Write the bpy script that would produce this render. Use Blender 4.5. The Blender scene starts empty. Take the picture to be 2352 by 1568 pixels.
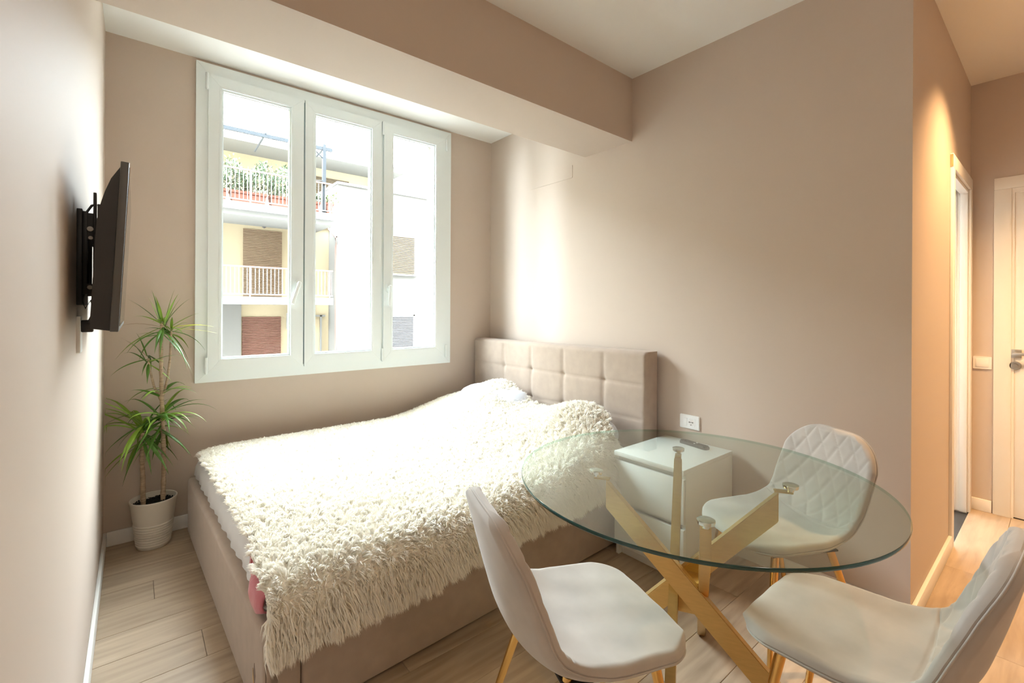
import bpy, bmesh, math, random
import numpy as np
from mathutils import Vector, Matrix
PI = math.pi
random.seed(7); RNG = np.random.default_rng(7)
scn = bpy.context.scene
COL = scn.collection

# ------------------------------------------------------------------ camera
CAM_H = 1.30
cd = bpy.data.cameras.new('camera'); cam = bpy.data.objects.new('camera', cd); COL.objects.link(cam)
cd.sensor_width = 36.0; cd.lens = 1052.1 / 2352 * 36.0
cd.shift_y = -74.9 / 2352; cd.clip_start = 0.02; cd.clip_end = 200
yaw, roll = math.radians(39.54), math.radians(0.282)
fw = Vector((math.sin(yaw), math.cos(yaw), 0)); r0 = Vector((math.cos(yaw), -math.sin(yaw), 0)); u0 = Vector((0, 0, 1))
rr = r0 * math.cos(roll) + u0 * math.sin(roll); uu = u0 * math.cos(roll) - r0 * math.sin(roll)
mw = Matrix((rr, uu, -fw)).transposed().to_4x4(); mw.translation = Vector((0, 0, CAM_H))
cam.matrix_world = mw
scn.camera = cam

# ------------------------------------------------------------------ light and exposure
scn.view_settings.view_transform = 'Standard'; scn.view_settings.look = 'None'
scn.view_settings.gamma = 1.0; scn.view_settings.use_curve_mapping = False
scn.view_settings.exposure = 0.58
cy = scn.cycles; cy.max_bounces = 20; cy.diffuse_bounces = 18; cy.transmission_bounces = 18; cy.glossy_bounces = 6; cy.transparent_max_bounces = 16
SKY = 46.0
w = bpy.data.worlds.new('sky'); scn.world = w; w.use_nodes = True
bg = w.node_tree.nodes['Background']; bg.inputs[0].default_value = (0.85, 0.94, 1.0, 1); bg.inputs[1].default_value = SKY

def area_light(name, loc, size, energy, col, rot=(0, 0, 0), portal=False):
    l = bpy.data.lights.new(name, 'AREA'); l.shape = 'RECTANGLE'; l.size, l.size_y = size; l.energy = energy; l.color = col
    o = bpy.data.objects.new(name, l); COL.objects.link(o); o.location = loc; o.rotation_euler = rot
    if portal: l.cycles.is_portal = True
    return o
# daylight enters by the window only: sampling portal in the window opening
area_light('window_portal', (1.16, 3.50, 1.82), (1.70, 1.86), 1, (1, 1, 1), (-PI / 2, 0, 0), True)

# ------------------------------------------------------------------ materials
MATS = {}
def mat(name, col=(0.8, 0.8, 0.8), rough=0.6, metal=0.0, bump=None, var=None, spec=0.5, sheen=0.0, extra=None):
    """principled material; bump=(scale, strength, distance), var=(scale, amount, stretch)"""
    m = bpy.data.materials.new(name); m.use_nodes = True; nt = m.node_tree; b = nt.nodes['Principled BSDF']
    b.inputs['Base Color'].default_value = (*col, 1); b.inputs['Roughness'].default_value = rough
    b.inputs['Metallic'].default_value = metal; b.inputs['Specular IOR Level'].default_value = spec
    if sheen:
        b.inputs['Sheen Weight'].default_value = sheen; b.inputs['Sheen Roughness'].default_value = 0.45
    tc = nt.nodes.new('ShaderNodeTexCoord')
    if var:
        n = nt.nodes.new('ShaderNodeTexNoise'); n.inputs['Scale'].default_value = var[0]; n.inputs['Detail'].default_value = 4
        src = tc.outputs['Object']
        if len(var) > 2:
            mp = nt.nodes.new('ShaderNodeMapping'); mp.inputs['Scale'].default_value = var[2]; nt.links.new(src, mp.inputs[0]); src = mp.outputs[0]
        nt.links.new(src, n.inputs['Vector'])
        r = nt.nodes.new('ShaderNodeMapRange'); r.inputs[1].default_value = 0.3; r.inputs[2].default_value = 0.7
        r.inputs[3].default_value = 1 - var[1]; r.inputs[4].default_value = 1 + var[1]; nt.links.new(n.outputs[0], r.inputs[0])
        mx = nt.nodes.new('ShaderNodeVectorMath'); mx.operation = 'SCALE'; mx.inputs[0].default_value = col
        nt.links.new(r.outputs[0], mx.inputs['Scale']); nt.links.new(mx.outputs[0], b.inputs['Base Color'])
    if bump:
        n = nt.nodes.new('ShaderNodeTexNoise'); n.inputs['Scale'].default_value = bump[0]; n.inputs['Detail'].default_value = 3
        nt.links.new(tc.outputs['Object'], n.inputs['Vector'])
        bp = nt.nodes.new('ShaderNodeBump'); bp.inputs['Strength'].default_value = bump[1]; bp.inputs['Distance'].default_value = bump[2]
        nt.links.new(n.outputs[0], bp.inputs['Height']); nt.links.new(bp.outputs[0], b.inputs['Normal'])
    MATS[name] = m
    return m

def glass_mat(name, tint, ior=1.5, rough=0.0):
    """sheet glass: Fresnel mix of clear transmission and mirror reflection"""
    m = bpy.data.materials.new(name); m.use_nodes = True; nt = m.node_tree; nt.nodes.clear()
    o = nt.nodes.new('ShaderNodeOutputMaterial'); t = nt.nodes.new('ShaderNodeBsdfTransparent'); t.inputs[0].default_value = (*tint, 1)
    g = nt.nodes.new('ShaderNodeBsdfGlossy'); g.inputs['Roughness'].default_value = rough
    fr = nt.nodes.new('ShaderNodeFresnel'); fr.inputs[0].default_value = ior
    # unbent rays leave the sheet at the angle they entered: same reflectance on both faces
    ge = nt.nodes.new('ShaderNodeNewGeometry'); io = nt.nodes.new('ShaderNodeMapRange'); io.inputs[3].default_value = ior; io.inputs[4].default_value = 1 / ior
    nt.links.new(ge.outputs['Backfacing'], io.inputs[0]); nt.links.new(io.outputs[0], fr.inputs[0])
    mx = nt.nodes.new('ShaderNodeMixShader')
    nt.links.new(fr.outputs[0], mx.inputs[0]); nt.links.new(t.outputs[0], mx.inputs[1]); nt.links.new(g.outputs[0], mx.inputs[2]); nt.links.new(mx.outputs[0], o.inputs[0])
    MATS[name] = m; return m

def emit_mat(name, col, strength):
    m = bpy.data.materials.new(name); m.use_nodes = True; nt = m.node_tree; nt.nodes.clear()
    o = nt.nodes.new('ShaderNodeOutputMaterial'); e = nt.nodes.new('ShaderNodeEmission'); e.inputs[0].default_value = (*col, 1); e.inputs[1].default_value = strength
    nt.links.new(e.outputs[0], o.inputs[0]); MATS[name] = m; return m

WALL = (0.555, 0.470, 0.400)
mat('sill_bounce', (0.8, 0.79, 0.77), 0.5)  # outer sill whitened to throw daylight up onto the ceiling
mat('wall_paint', WALL, 0.62, bump=(90, 0.10, 0.002), spec=0.35)
mat('ceiling_paint', (0.82, 0.82, 0.80), 0.8, bump=(60, 0.08, 0.002), spec=0.2)
mat('bath_paint', (0.8, 0.8, 0.78), 0.6)
mat('pvc_white', (0.78, 0.845, 0.855), 0.32)
mat('trim_white', (0.80, 0.79, 0.76), 0.4)
mat('door_white', (0.80, 0.76, 0.68), 0.45)
mat('gap_dark', (0.03, 0.028, 0.025), 0.8)
mat('steel', (0.42, 0.41, 0.38), 0.4, metal=0.9)
mat('chrome', (0.82, 0.84, 0.84), 0.12, metal=1.0)
mat('gold_brushed', (0.66, 0.47, 0.20), 0.32, metal=1.0, var=(25, 0.05, (1, 1, 6)))
mat('gold_leg', (0.80, 0.50, 0.17), 0.22, metal=1.0)
mat('velvet', (0.45, 0.415, 0.380), 0.85, sheen=0.35, var=(6, 0.13), spec=0.15, bump=(500, 0.08, 0.001))
mat('bed_fabric', (0.40, 0.325, 0.268), 0.9, sheen=0.25, bump=(700, 0.25, 0.001), var=(18, 0.05), spec=0.1)
mat('bed_seam', (0.20, 0.15, 0.12), 0.9)
mat('sheet_grey', (0.62, 0.62, 0.63), 0.85, bump=(14, 0.25, 0.01))
mat('pillow_blue', (0.70, 0.74, 0.82), 0.85, bump=(12, 0.2, 0.01))
mat('pink_fleece', (0.50, 0.145, 0.175), 0.9, sheen=0.4, bump=(60, 0.3, 0.004))
def fur_material():
    m = bpy.data.materials.new('fur'); m.use_nodes = True; nt = m.node_tree; b = nt.nodes['Principled BSDF']; out = nt.nodes['Material Output']
    b.inputs['Base Color'].default_value = (0.987, 0.974, 0.934, 1); b.inputs['Roughness'].default_value = .8; b.inputs['Specular IOR Level'].default_value = .15
    t = nt.nodes.new('ShaderNodeBsdfTranslucent'); t.inputs[0].default_value = (0.987, 0.969, 0.920, 1)
    mx = nt.nodes.new('ShaderNodeMixShader'); mx.inputs[0].default_value = .45
    nt.links.new(b.outputs[0], mx.inputs[1]); nt.links.new(t.outputs[0], mx.inputs[2]); nt.links.new(mx.outputs[0], out.inputs[0]); MATS['fur'] = m
    at = nt.nodes.new('ShaderNodeAttribute'); at.attribute_name = 'tone'
    for nd in (b, t):
        sc_ = nt.nodes.new('ShaderNodeVectorMath'); sc_.operation = 'SCALE'; sc_.inputs[0].default_value = tuple(nd.inputs[0].default_value)[:3]
        nt.links.new(at.outputs['Fac'], sc_.inputs['Scale']); nt.links.new(sc_.outputs[0], nd.inputs[0])
fur_material()
mat('fur_backing', (0.96, 0.94, 0.88), 0.9)
mat('white_laminate', (0.80, 0.82, 0.80), 0.38)
mat('socket_white', (0.85, 0.86, 0.85), 0.3)
mat('black_plastic', (0.022, 0.022, 0.022), 0.45, bump=(400, 0.2, 0.0006))
mat('grey_plastic', (0.09, 0.092, 0.092), 0.4)
mat('screen_black', (0.008, 0.008, 0.009), 0.08)
mat('remote_grey', (0.045, 0.045, 0.043), 0.5)
mat('remote_key', (0.015, 0.015, 0.015), 0.5)
mat('key_light', (0.75, 0.75, 0.75), 0.5)
mat('pot_cream', (0.70, 0.66, 0.58), 0.5, bump=(80, 0.08, 0.002))
mat('soil', (0.012, 0.010, 0.008), 0.95, bump=(60, 1.0, 0.02))
mat('cane', (0.40, 0.30, 0.20), 0.85, var=(70, 0.3, (0.4, 0.4, 2.5)), bump=(60, 0.6, 0.004))
mat('leaf_green', (0.085, 0.21, 0.028), 0.42, var=(12, 0.3))
mat('leaf_light', (0.20, 0.34, 0.035), 0.42, var=(12, 0.25))
mat('leaf_yellow', (0.55, 0.58, 0.03), 0.45)
mat('leaf_dry', (0.30, 0.20, 0.09), 0.6)
mat('dark_tile', (0.05, 0.052, 0.055), 0.4)
mat('bare_wood', (0.52, 0.36, 0.18), 0.8, var=(40, 0.2, (4, 4, .4)))
# outdoors
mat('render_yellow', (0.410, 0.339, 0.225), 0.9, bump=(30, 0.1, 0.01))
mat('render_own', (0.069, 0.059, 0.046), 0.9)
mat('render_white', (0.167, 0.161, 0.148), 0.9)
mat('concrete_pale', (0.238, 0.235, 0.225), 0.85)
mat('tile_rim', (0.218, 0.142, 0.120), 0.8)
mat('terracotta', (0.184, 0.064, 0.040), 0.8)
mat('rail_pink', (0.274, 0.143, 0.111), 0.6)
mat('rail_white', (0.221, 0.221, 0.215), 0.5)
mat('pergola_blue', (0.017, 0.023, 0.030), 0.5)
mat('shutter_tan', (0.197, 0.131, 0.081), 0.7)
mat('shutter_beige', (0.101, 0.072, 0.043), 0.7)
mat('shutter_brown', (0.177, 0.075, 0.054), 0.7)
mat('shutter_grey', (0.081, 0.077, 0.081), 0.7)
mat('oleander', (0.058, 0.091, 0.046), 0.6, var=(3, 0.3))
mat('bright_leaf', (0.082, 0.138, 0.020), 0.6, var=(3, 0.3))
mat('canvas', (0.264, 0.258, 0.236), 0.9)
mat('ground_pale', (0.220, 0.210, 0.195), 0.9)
glass_mat('pane_glass', (0.97, 0.985, 0.98), 1.45)
glass_mat('table_glass', (0.90, 0.95, 0.92), 1.5)
def rim_material():
    # polished edge, internal reflection put into colour: dark teal outside, pale tint within
    m = mat('glass_rim', (0.004, 0.055, 0.05), 0.08, spec=0.9); nt = m.node_tree; b = nt.nodes['Principled BSDF']; out = nt.nodes['Material Output']
    t = nt.nodes.new('ShaderNodeBsdfTransparent'); t.inputs[0].default_value = (.62, .80, .74, 1); ge = nt.nodes.new('ShaderNodeNewGeometry'); mx = nt.nodes.new('ShaderNodeMixShader')
    nt.links.new(ge.outputs['Backfacing'], mx.inputs[0]); nt.links.new(b.outputs[0], mx.inputs[1]); nt.links.new(t.outputs[0], mx.inputs[2]); nt.links.new(mx.outputs[0], out.inputs[0])
rim_material()

def plank_material():
    m = bpy.data.materials.new('oak_plank'); m.use_nodes = True; nt = m.node_tree; b = nt.nodes['Principled BSDF']
    N = nt.nodes.new; L = nt.links.new
    tc = N('ShaderNodeTexCoord'); oi = N('ShaderNodeObjectInfo')
    ad = N('ShaderNodeVectorMath'); ad.operation = 'ADD'
    sc = N('ShaderNodeVectorMath'); sc.operation = 'SCALE'; sc.inputs[0].default_value = (37, 19, 11); L(oi.outputs['Random'], sc.inputs['Scale'])
    L(tc.outputs['Object'], ad.inputs[0]); L(sc.outputs[0], ad.inputs[1])
    mp = N('ShaderNodeMapping'); mp.inputs['Scale'].default_value = (1.2, 9, 1); L(ad.outputs[0], mp.inputs[0])
    n1 = N('ShaderNodeTexNoise'); n1.inputs['Scale'].default_value = 2.2; n1.inputs['Detail'].default_value = 6; n1.inputs['Distortion'].default_value = .6; L(mp.outputs[0], n1.inputs['Vector'])
    wv = N('ShaderNodeTexWave'); wv.wave_type = 'RINGS'; wv.inputs['Scale'].default_value = 1.1; wv.inputs['Distortion'].default_value = 5; wv.inputs['Detail'].default_value = 3; wv.inputs['Detail Scale'].default_value = 1.4
    mp2 = N('ShaderNodeMapping'); mp2.inputs['Scale'].default_value = (0.9, 7, 1); L(ad.outputs[0], mp2.inputs[0]); L(mp2.outputs[0], wv.inputs['Vector'])
    mp3 = N('ShaderNodeMapping'); mp3.inputs['Scale'].default_value = (7, 150, 1); L(ad.outputs[0], mp3.inputs[0])
    n2 = N('ShaderNodeTexNoise'); n2.inputs['Scale'].default_value = 1.0; n2.inputs['Detail'].default_value = 3; L(mp3.outputs[0], n2.inputs['Vector'])
    mix = N('ShaderNodeMath'); mix.operation = 'MULTIPLY_ADD'; L(wv.outputs['Fac'], mix.inputs[0]); mix.inputs[1].default_value = 0.10; L(n1.outputs[0], mix.inputs[2])
    mix2 = N('ShaderNodeMath'); mix2.operation = 'MULTIPLY_ADD'; L(n2.outputs[0], mix2.inputs[0]); mix2.inputs[1].default_value = 0.10; L(mix.outputs[0], mix2.inputs[2])
    mix3 = N('ShaderNodeMath'); mix3.operation = 'MULTIPLY_ADD'; L(oi.outputs['Random'], mix3.inputs[0]); mix3.inputs[1].default_value = 0.16; L(mix2.outputs[0], mix3.inputs[2])
    cr = N('ShaderNodeValToRGB'); cr.color_ramp.elements[0].position = 0.42; cr.color_ramp.elements[0].color = (0.33, 0.25, 0.175, 1)
    cr.color_ramp.elements[1].position = 1.05; cr.color_ramp.elements[1].color = (0.53, 0.425, 0.315, 1)
    e = cr.color_ramp.elements.new(0.72); e.color = (0.435, 0.34, 0.245, 1)
    L(mix3.outputs[0], cr.inputs[0]); L(cr.outputs[0], b.inputs['Base Color'])
    b.inputs['Roughness'].default_value = 0.42; b.inputs['Specular IOR Level'].default_value = 0.4
    bp = N('ShaderNodeBump'); bp.inputs['Strength'].default_value = 0.15; bp.inputs['Distance'].default_value = 0.001
    L(mix2.outputs[0], bp.inputs['Height']); L(bp.outputs[0], b.inputs['Normal'])
    MATS['oak_plank'] = m
plank_material()

# ------------------------------------------------------------------ helpers
def finish(o, parent=None, smooth=None):
    COL.objects.link(o)
    if parent is not None: o.parent = parent
    if smooth is not None:
        o.data.shade_smooth(); o.data.set_sharp_from_angle(angle=smooth)
    return o

def add(name, bm, m, parent=None, smooth=None):
    me = bpy.data.meshes.new(name); bmesh.ops.recalc_face_normals(bm, faces=bm.faces); bm.to_mesh(me); bm.free()
    me.materials.append(MATS[m])
    return finish(bpy.data.objects.new(name, me), parent, smooth)

def addpy(name, v, f, m, parent=None, smooth=None):
    me = bpy.data.meshes.new(name); me.from_pydata([tuple(map(float, p)) for p in v], [], f); me.update()
    me.materials.append(MATS[m])
    return finish(bpy.data.objects.new(name, me), parent, smooth)

def empty(name, loc=(0, 0, 0), rz=0.0):
    o = bpy.data.objects.new(name, None); COL.objects.link(o); o.location = loc; o.rotation_euler = (0, 0, rz); o.empty_display_size = 0.1
    return o

def tag(o, label=None, cat=None, group=None, kind=None):
    if label: o['label'] = label
    if cat: o['category'] = cat
    if group: o['group'] = group
    if kind: o['kind'] = kind
    return o

def box(bm, lo, hi, bev=0.0, seg=2, M=None):
    lo = Vector(lo); hi = Vector(hi); c = (lo + hi) / 2; s = hi - lo
    r = bmesh.ops.create_cube(bm, size=1.0)
    vs = r['verts']
    for v in vs: v.co = Vector((v.co.x * s.x, v.co.y * s.y, v.co.z * s.z)) + c
    if bev > 0:
        es = list({e for v in vs for e in v.link_edges})
        rb = bmesh.ops.bevel(bm, geom=es, offset=bev, segments=seg, affect='EDGES', profile=0.5)
        vs = list({v for f in rb['faces'] for v in f.verts} | {v for v in vs if v.is_valid})
    if M is not None: bmesh.ops.transform(bm, matrix=M, verts=vs)
    return vs

def B(name, lo, hi, m, parent=None, bev=0.0, seg=2):
    bm = bmesh.new(); box(bm, lo, hi, bev, seg)
    return add(name, bm, m, parent, 0.6 if bev else None)

def tube(bm, pts, rad, seg=10, caps=True):
    """tube along points; rad scalar or list"""
    pts = [Vector(p) for p in pts]; n = len(pts)
    rad = [rad] * n if isinstance(rad, (int, float)) else rad
    rings = []; up = None
    for i, p in enumerate(pts):
        t = (pts[min(i + 1, n - 1)] - pts[max(i - 1, 0)]).normalized()
        if up is None:
            up = Vector((0, 0, 1)) if abs(t.z) < 0.9 else Vector((1, 0, 0))
        a = t.cross(up).normalized(); b_ = t.cross(a).normalized(); up = -b_ if False else up
        rings.append([bm.verts.new(p + (a * math.cos(2 * PI * k / seg) + b_ * math.sin(2 * PI * k / seg)) * rad[i]) for k in range(seg)])
    for i in range(n - 1):
        for k in range(seg):
            bm.faces.new((rings[i][k], rings[i][(k + 1) % seg], rings[i + 1][(k + 1) % seg], rings[i + 1][k]))
    if caps:
        bm.faces.new(rings[0][::-1]); bm.faces.new(rings[-1])

def T(name, pts, rad, m, parent=None, seg=10):
    bm = bmesh.new(); tube(bm, pts, rad, seg); return add(name, bm, m, parent, 0.8)

def lathe(bm, prof, seg=40, c=(0, 0, 0)):
    rings = []
    for r, z in prof:
        rings.append([bm.verts.new((c[0] + r * math.cos(2 * PI * k / seg), c[1] + r * math.sin(2 * PI * k / seg), c[2] + z)) for k in range(seg)])
    for i in range(len(prof) - 1):
        for k in range(seg): bm.faces.new((rings[i][k], rings[i][(k + 1) % seg], rings[i + 1][(k + 1) % seg], rings[i + 1][k]))
    return rings

def prism(bm, poly, axis, a, b_):
    """extrude 2d polygon along an axis; poly points are the other two coordinates in order"""
    def P(p, h):
        return {'x': (h, p[0], p[1]), 'y': (p[0], h, p[1]), 'z': (p[0], p[1], h)}[axis]
    v0 = [bm.verts.new(P(p, a)) for p in poly]; v1 = [bm.verts.new(P(p, b_)) for p in poly]; n = len(poly)
    bm.faces.new(v0[::-1]); bm.faces.new(v1)
    for i in range(n): bm.faces.new((v0[i], v0[(i + 1) % n], v1[(i + 1) % n], v1[i]))

def rounded(cx, cy, w_, h_, r, n=4):
    pts = []
    for (sx, sy, a0) in ((1, 1, 0), (-1, 1, PI / 2), (-1, -1, PI), (1, -1, 1.5 * PI)):
        for k in range(n + 1):
            a = a0 + k * PI / 2 / n
            pts.append((cx + sx * (w_ / 2 - r) + r * math.cos(a), cy + sy * (h_ / 2 - r) + r * math.sin(a)))
    return pts

def smooth01(a, b_, x):
    t = np.clip((x - a) / (b_ - a), 0, 1); return t * t * (3 - 2 * t)

# ------------------------------------------------------------------ room shell
XL, XR, YB, ZC = -0.124, 2.48, 3.313, 2.79
YH, XH, YR = 0.408, 4.27, -2.6           # hall side wall, hall end wall, wall behind the camera
WX0, WX1, WZ0, WZ1 = 0.31, 2.02, 0.88, 2.75   # window opening

def S(o, label): return tag(o, label, None, None, 'structure')
bm = bmesh.new()
box(bm, (XL - .2, YB, -.05), (WX0, YB + .28, ZC + .1)); box(bm, (WX1, YB, -.05), (XR + .2, YB + .28, ZC + .1))
box(bm, (WX0, YB, -.05), (WX1, YB + .28, WZ0)); box(bm, (WX0, YB, WZ1), (WX1, YB + .28, ZC + .1))
S(add('wall_back', bm, 'wall_paint'), 'taupe painted wall around the triple window')
S(B('wall_left', (XL - .2, YR - .2, -.05), (XL, YB, ZC + .1), 'wall_paint'), 'taupe wall on the left carrying the television')
# headboard wall plus the return into the hall with its doorway
DX0, DX1, DZ = 3.50, 4.165, 2.085
S(B('wall_right', (XR, YH, -.05), (XR + .12, YB, ZC + .1), 'wall_paint'), 'taupe wall behind the upholstered headboard and nightstand')
bm = bmesh.new()
box(bm, (XR + .12, YH, -.05), (DX0, YH + .12, ZC + .1)); box(bm, (DX1, YH, -.05), (XH + .12, YH + .12, ZC + .1)); box(bm, (DX0, YH, DZ), (DX1, YH + .12, ZC + .1))
S(add('wall_hall', bm, 'wall_paint'), 'hall wall with the narrow sliding door opening')
S(B('wall_end', (XH, YR - .2, -.05), (XH + .12, YH, ZC + .1), 'wall_paint'), 'hall end wall with the light switch and white door')
S(B('wall_front', (XL, YR - .2, -.05), (XH, YR, ZC + .1), 'wall_paint'), 'wall behind the viewer')
S(B('ceiling', (XL - .2, YR - .2, ZC), (XH + .12, YB, ZC + .14), 'ceiling_paint'), 'white painted ceiling')
S(B('ceiling_beam', (XL, 1.793, 2.384), (XR, 2.192, ZC), 'wall_paint'), 'taupe dropped beam crossing the ceiling before the window')
# bathroom box behind the hall door
bm = bmesh.new()
box(bm, (XR + .12, YH + 1.9, -.05), (XH + .9, YH + 2.0, 2.6)); box(bm, (XH + .8, YH + .12, -.05), (XH + .9, YH + 1.9, 2.6))
box(bm, (XR + .12, YH + .12, 2.5), (XH + .9, YH + 2.0, 2.6))
S(add('wall_bathroom', bm, 'bath_paint'), 'pale walls of the room beyond the hall door')
S(B('floor_bathroom', (XR + .12, YH + .06, -.05), (XH + .9, YH + 1.9, -.004), 'dark_tile'), 'dark grey floor beyond the hall door')

# floor: base slab and single planks laid along x
fl = S(B('floor', (XL - .2, YR - .2, -.06), (XH + .12, YB, -.011), 'gap_dark'), 'light oak plank floor')
PW, PL = 0.182, 1.22
pm = {}
def plank(x0, x1, y0, y1):
    key = (round(x1 - x0, 3), round(y1 - y0, 3))
    if key not in pm:
        bm = bmesh.new(); lx, ly = (x1 - x0 - .0012) / 2, (y1 - y0 - .0012) / 2
        top = [bm.verts.new((sx * (lx - .0012), sy * (ly - .0012), 0)) for sx, sy in ((-1, -1), (1, -1), (1, 1), (-1, 1))]
        mid = [bm.verts.new((sx * lx, sy * ly, -.0012)) for sx, sy in ((-1, -1), (1, -1), (1, 1), (-1, 1))]
        bot = [bm.verts.new((sx * lx, sy * ly, -.0108)) for sx, sy in ((-1, -1), (1, -1), (1, 1), (-1, 1))]
        bm.faces.new(top)
        for i in range(4):
            j = (i + 1) % 4; bm.faces.new((mid[i], mid[j], top[j], top[i])); bm.faces.new((bot[i], bot[j], mid[j], mid[i]))
        me = bpy.data.meshes.new('plank'); bm.to_mesh(me); bm.free(); me.materials.append(MATS['oak_plank']); pm[key] = me
    o = bpy.data.objects.new('plank', pm[key]); COL.objects.link(o); o.parent = fl; o.location = ((x0 + x1) / 2, (y0 + y1) / 2, 0)
row = 0; y = YB
offs = [0.0, .74, .33, 1.02, .55, .20, .88]
while y > YR + .01:
    y0 = max(y - PW, YR)
    xmax = XR if y0 >= YH - .08 else XH
    x = XL - offs[row % 7]
    while x < xmax - .01:
        a_, b_ = max(x, XL), min(x + PL, xmax)
        if b_ - a_ > .02: plank(a_, b_, y0, y)
        x += PL
    y = y0; row += 1

# baseboards
def baseboard(name, lo, hi, label):
    bm = bmesh.new(); box(bm, lo, hi, .004, 2); S(add(name, bm, 'trim_white', None, .6), label)
baseboard('baseboard_back', (XL + .014, YB - .014, 0), (XR - .014, YB, .078), 'white baseboard under the window')
baseboard('baseboard_left', (XL, YR, 0), (XL + .014, YB, .078), 'white baseboard along the left wall')
baseboard('baseboard_right', (XR - .016, YH, 0), (XR, YB - .014, .078), 'white baseboard behind the table')
baseboard('baseboard_hall', (XR - .016, YH - .016, 0), (DX0 - .068, YH, .078), 'white baseboard on the hall return wall')
baseboard('baseboard_end', (XH - .014, .305, 0), (XH, YH - .001, .078), 'short white baseboard beneath the hall light switch')

# plaster cover patch high on the right wall
bm = bmesh.new(); prism(bm, rounded(2.545, 2.312, .465, .094, .008), 'x', XR - .0035, XR)
tag(add('wall_cover_plate', bm, 'wall_paint', None, .6), 'painted-over rectangular cover plate high on the wall below the beam', 'cover plate')

# ------------------------------------------------------------------ window
win = S(empty('window_1', (0, YB, 0)), 'white triple casement window')
def ring(bm, x0, x1, z0, z1, wl, wr, wb, wt, y0, y1, bev=0.003, gap=0.0003):
    """mitred rectangular frame of four members, front face at y0 (towards the room)"""
    quads = [((x0, z0), (x1, z0), (x1 - wr, z0 + wb), (x0 + wl, z0 + wb)), ((x1, z0), (x1, z1), (x1 - wr, z1 - wt), (x1 - wr, z0 + wb)),
             ((x1, z1), (x0, z1), (x0 + wl, z1 - wt), (x1 - wr, z1 - wt)), ((x0, z1), (x0, z0), (x0 + wl, z0 + wb), (x0 + wl, z1 - wt))]
    for q in quads:
        c = Vector((sum(p[0] for p in q) / 4, sum(p[1] for p in q) / 4))
        qq = []
        for p in q:
            d = (c - Vector(p)); qq.append(tuple(Vector(p) + d.normalized() * gap))
        n0 = len(bm.verts); prism(bm, qq, 'y', y0, y1)
    return bm
YW = 0.0  # local y of wall face
bm = bmesh.new(); ring(bm, .280, 2.046, .848, ZC - .022, .062, .062, .062, .062, -.022, .0); add('casing', bm, 'pvc_white', win)
bm = bmesh.new(); ring(bm, WX0, WX1, WZ0, WZ1, .04, .04, .04, .06, -.018, .07); add('outer_frame', bm, 'pvc_white', win)
bm = bmesh.new(); box(bm, (.874, .012, WZ0), (.894, .07, WZ1)); box(bm, (1.43, -.018, WZ0), (1.452, .07, WZ1)); add('mullion', bm, 'pvc_white', win)
def sash(x0, x1, gx0, gx1, handle=None):
    z0, z1, g0, g1 = .905, 2.700, .985, 2.632
    bm = bmesh.new(); ring(bm, x0, x1, z0, z1, gx0 - x0, x1 - gx1, g0 - z0, z1 - g1, -.036, .045)
    s = add('sash', bm, 'pvc_white', win)
    bm = bmesh.new()
    ring(bm, gx0 - .014, gx1 + .014, g0 - .014, g1 + .014, .006, .006, .006, .006, -.0375, -.030)
    for (a, b_) in (((gx0, g0), (gx1, g0)), ((gx1, g0), (gx1, g1)), ((gx1, g1), (gx0, g1)), ((gx0, g1), (gx0, g0))): pass
    ring(bm, gx0, gx1, g0, g1, .010, .010, .010, .010, -.022, .0)
    add('glazing_bead', bm, 'pvc_white', s)
    bm = bmesh.new(); ring(bm, gx0 + .009, gx1 - .009, g0 + .009, g1 - .009, .003, .003, .003, .003, -.006, .0); add('gasket', bm, 'steel', s)
    B('pane', (gx0 + .004, -.002, g0 + .004), (gx1 - .004, .002, g1 - .004), 'pane_glass', s)
    if handle is not None:
        hx, hz, lean = handle
        bm = bmesh.new(); prism(bm, rounded(hx, hz, .030, .070, .0149, 6), 'y', -.046, -.036)
        tube(bm, [(hx, -.046, hz + .008), (hx, -.068, hz + .008)], .010, 12)
        M = Matrix.Translation((hx, 0, hz + .008)) @ Matrix.Rotation(lean, 4, 'Y') @ Matrix.Translation((-hx, 0, -hz - .008))
        box(bm, (hx - .011, -.082, hz - .135), (hx + .011, -.066, hz + .022), .006, 3, M)
        add('handle', bm, 'pvc_white', s, .6)
    return s
s1 = sash(.340, .880, .410, .803, (.845, 1.452, .30))
s2 = sash(.889, 1.432, .953, 1.358)
s3 = sash(1.450, 1.985, 1.522, 1.895, (1.487, 1.452, .05))
for hx, p in ((.333, s1), (1.441, s2), (1.992, s3)):
    for hz in (.955, 2.655):
        bm = bmesh.new(); tube(bm, [(hx, -.044, hz - .05), (hx, -.044, hz + .045)], .0085, 12); tube(bm, [(hx, -.044, hz - .055), (hx, -.044, hz - .05)], .006, 10); add('hinge', bm, 'pvc_white', p, .6)
# exterior sill and jamb lining
S(B('window_sill_1', (WX0 - .03, YB + .07, WZ0 - .035), (WX1 + .03, YB + .42, WZ0 - .001), 'sill_bounce'), 'pale outside window sill')

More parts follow.
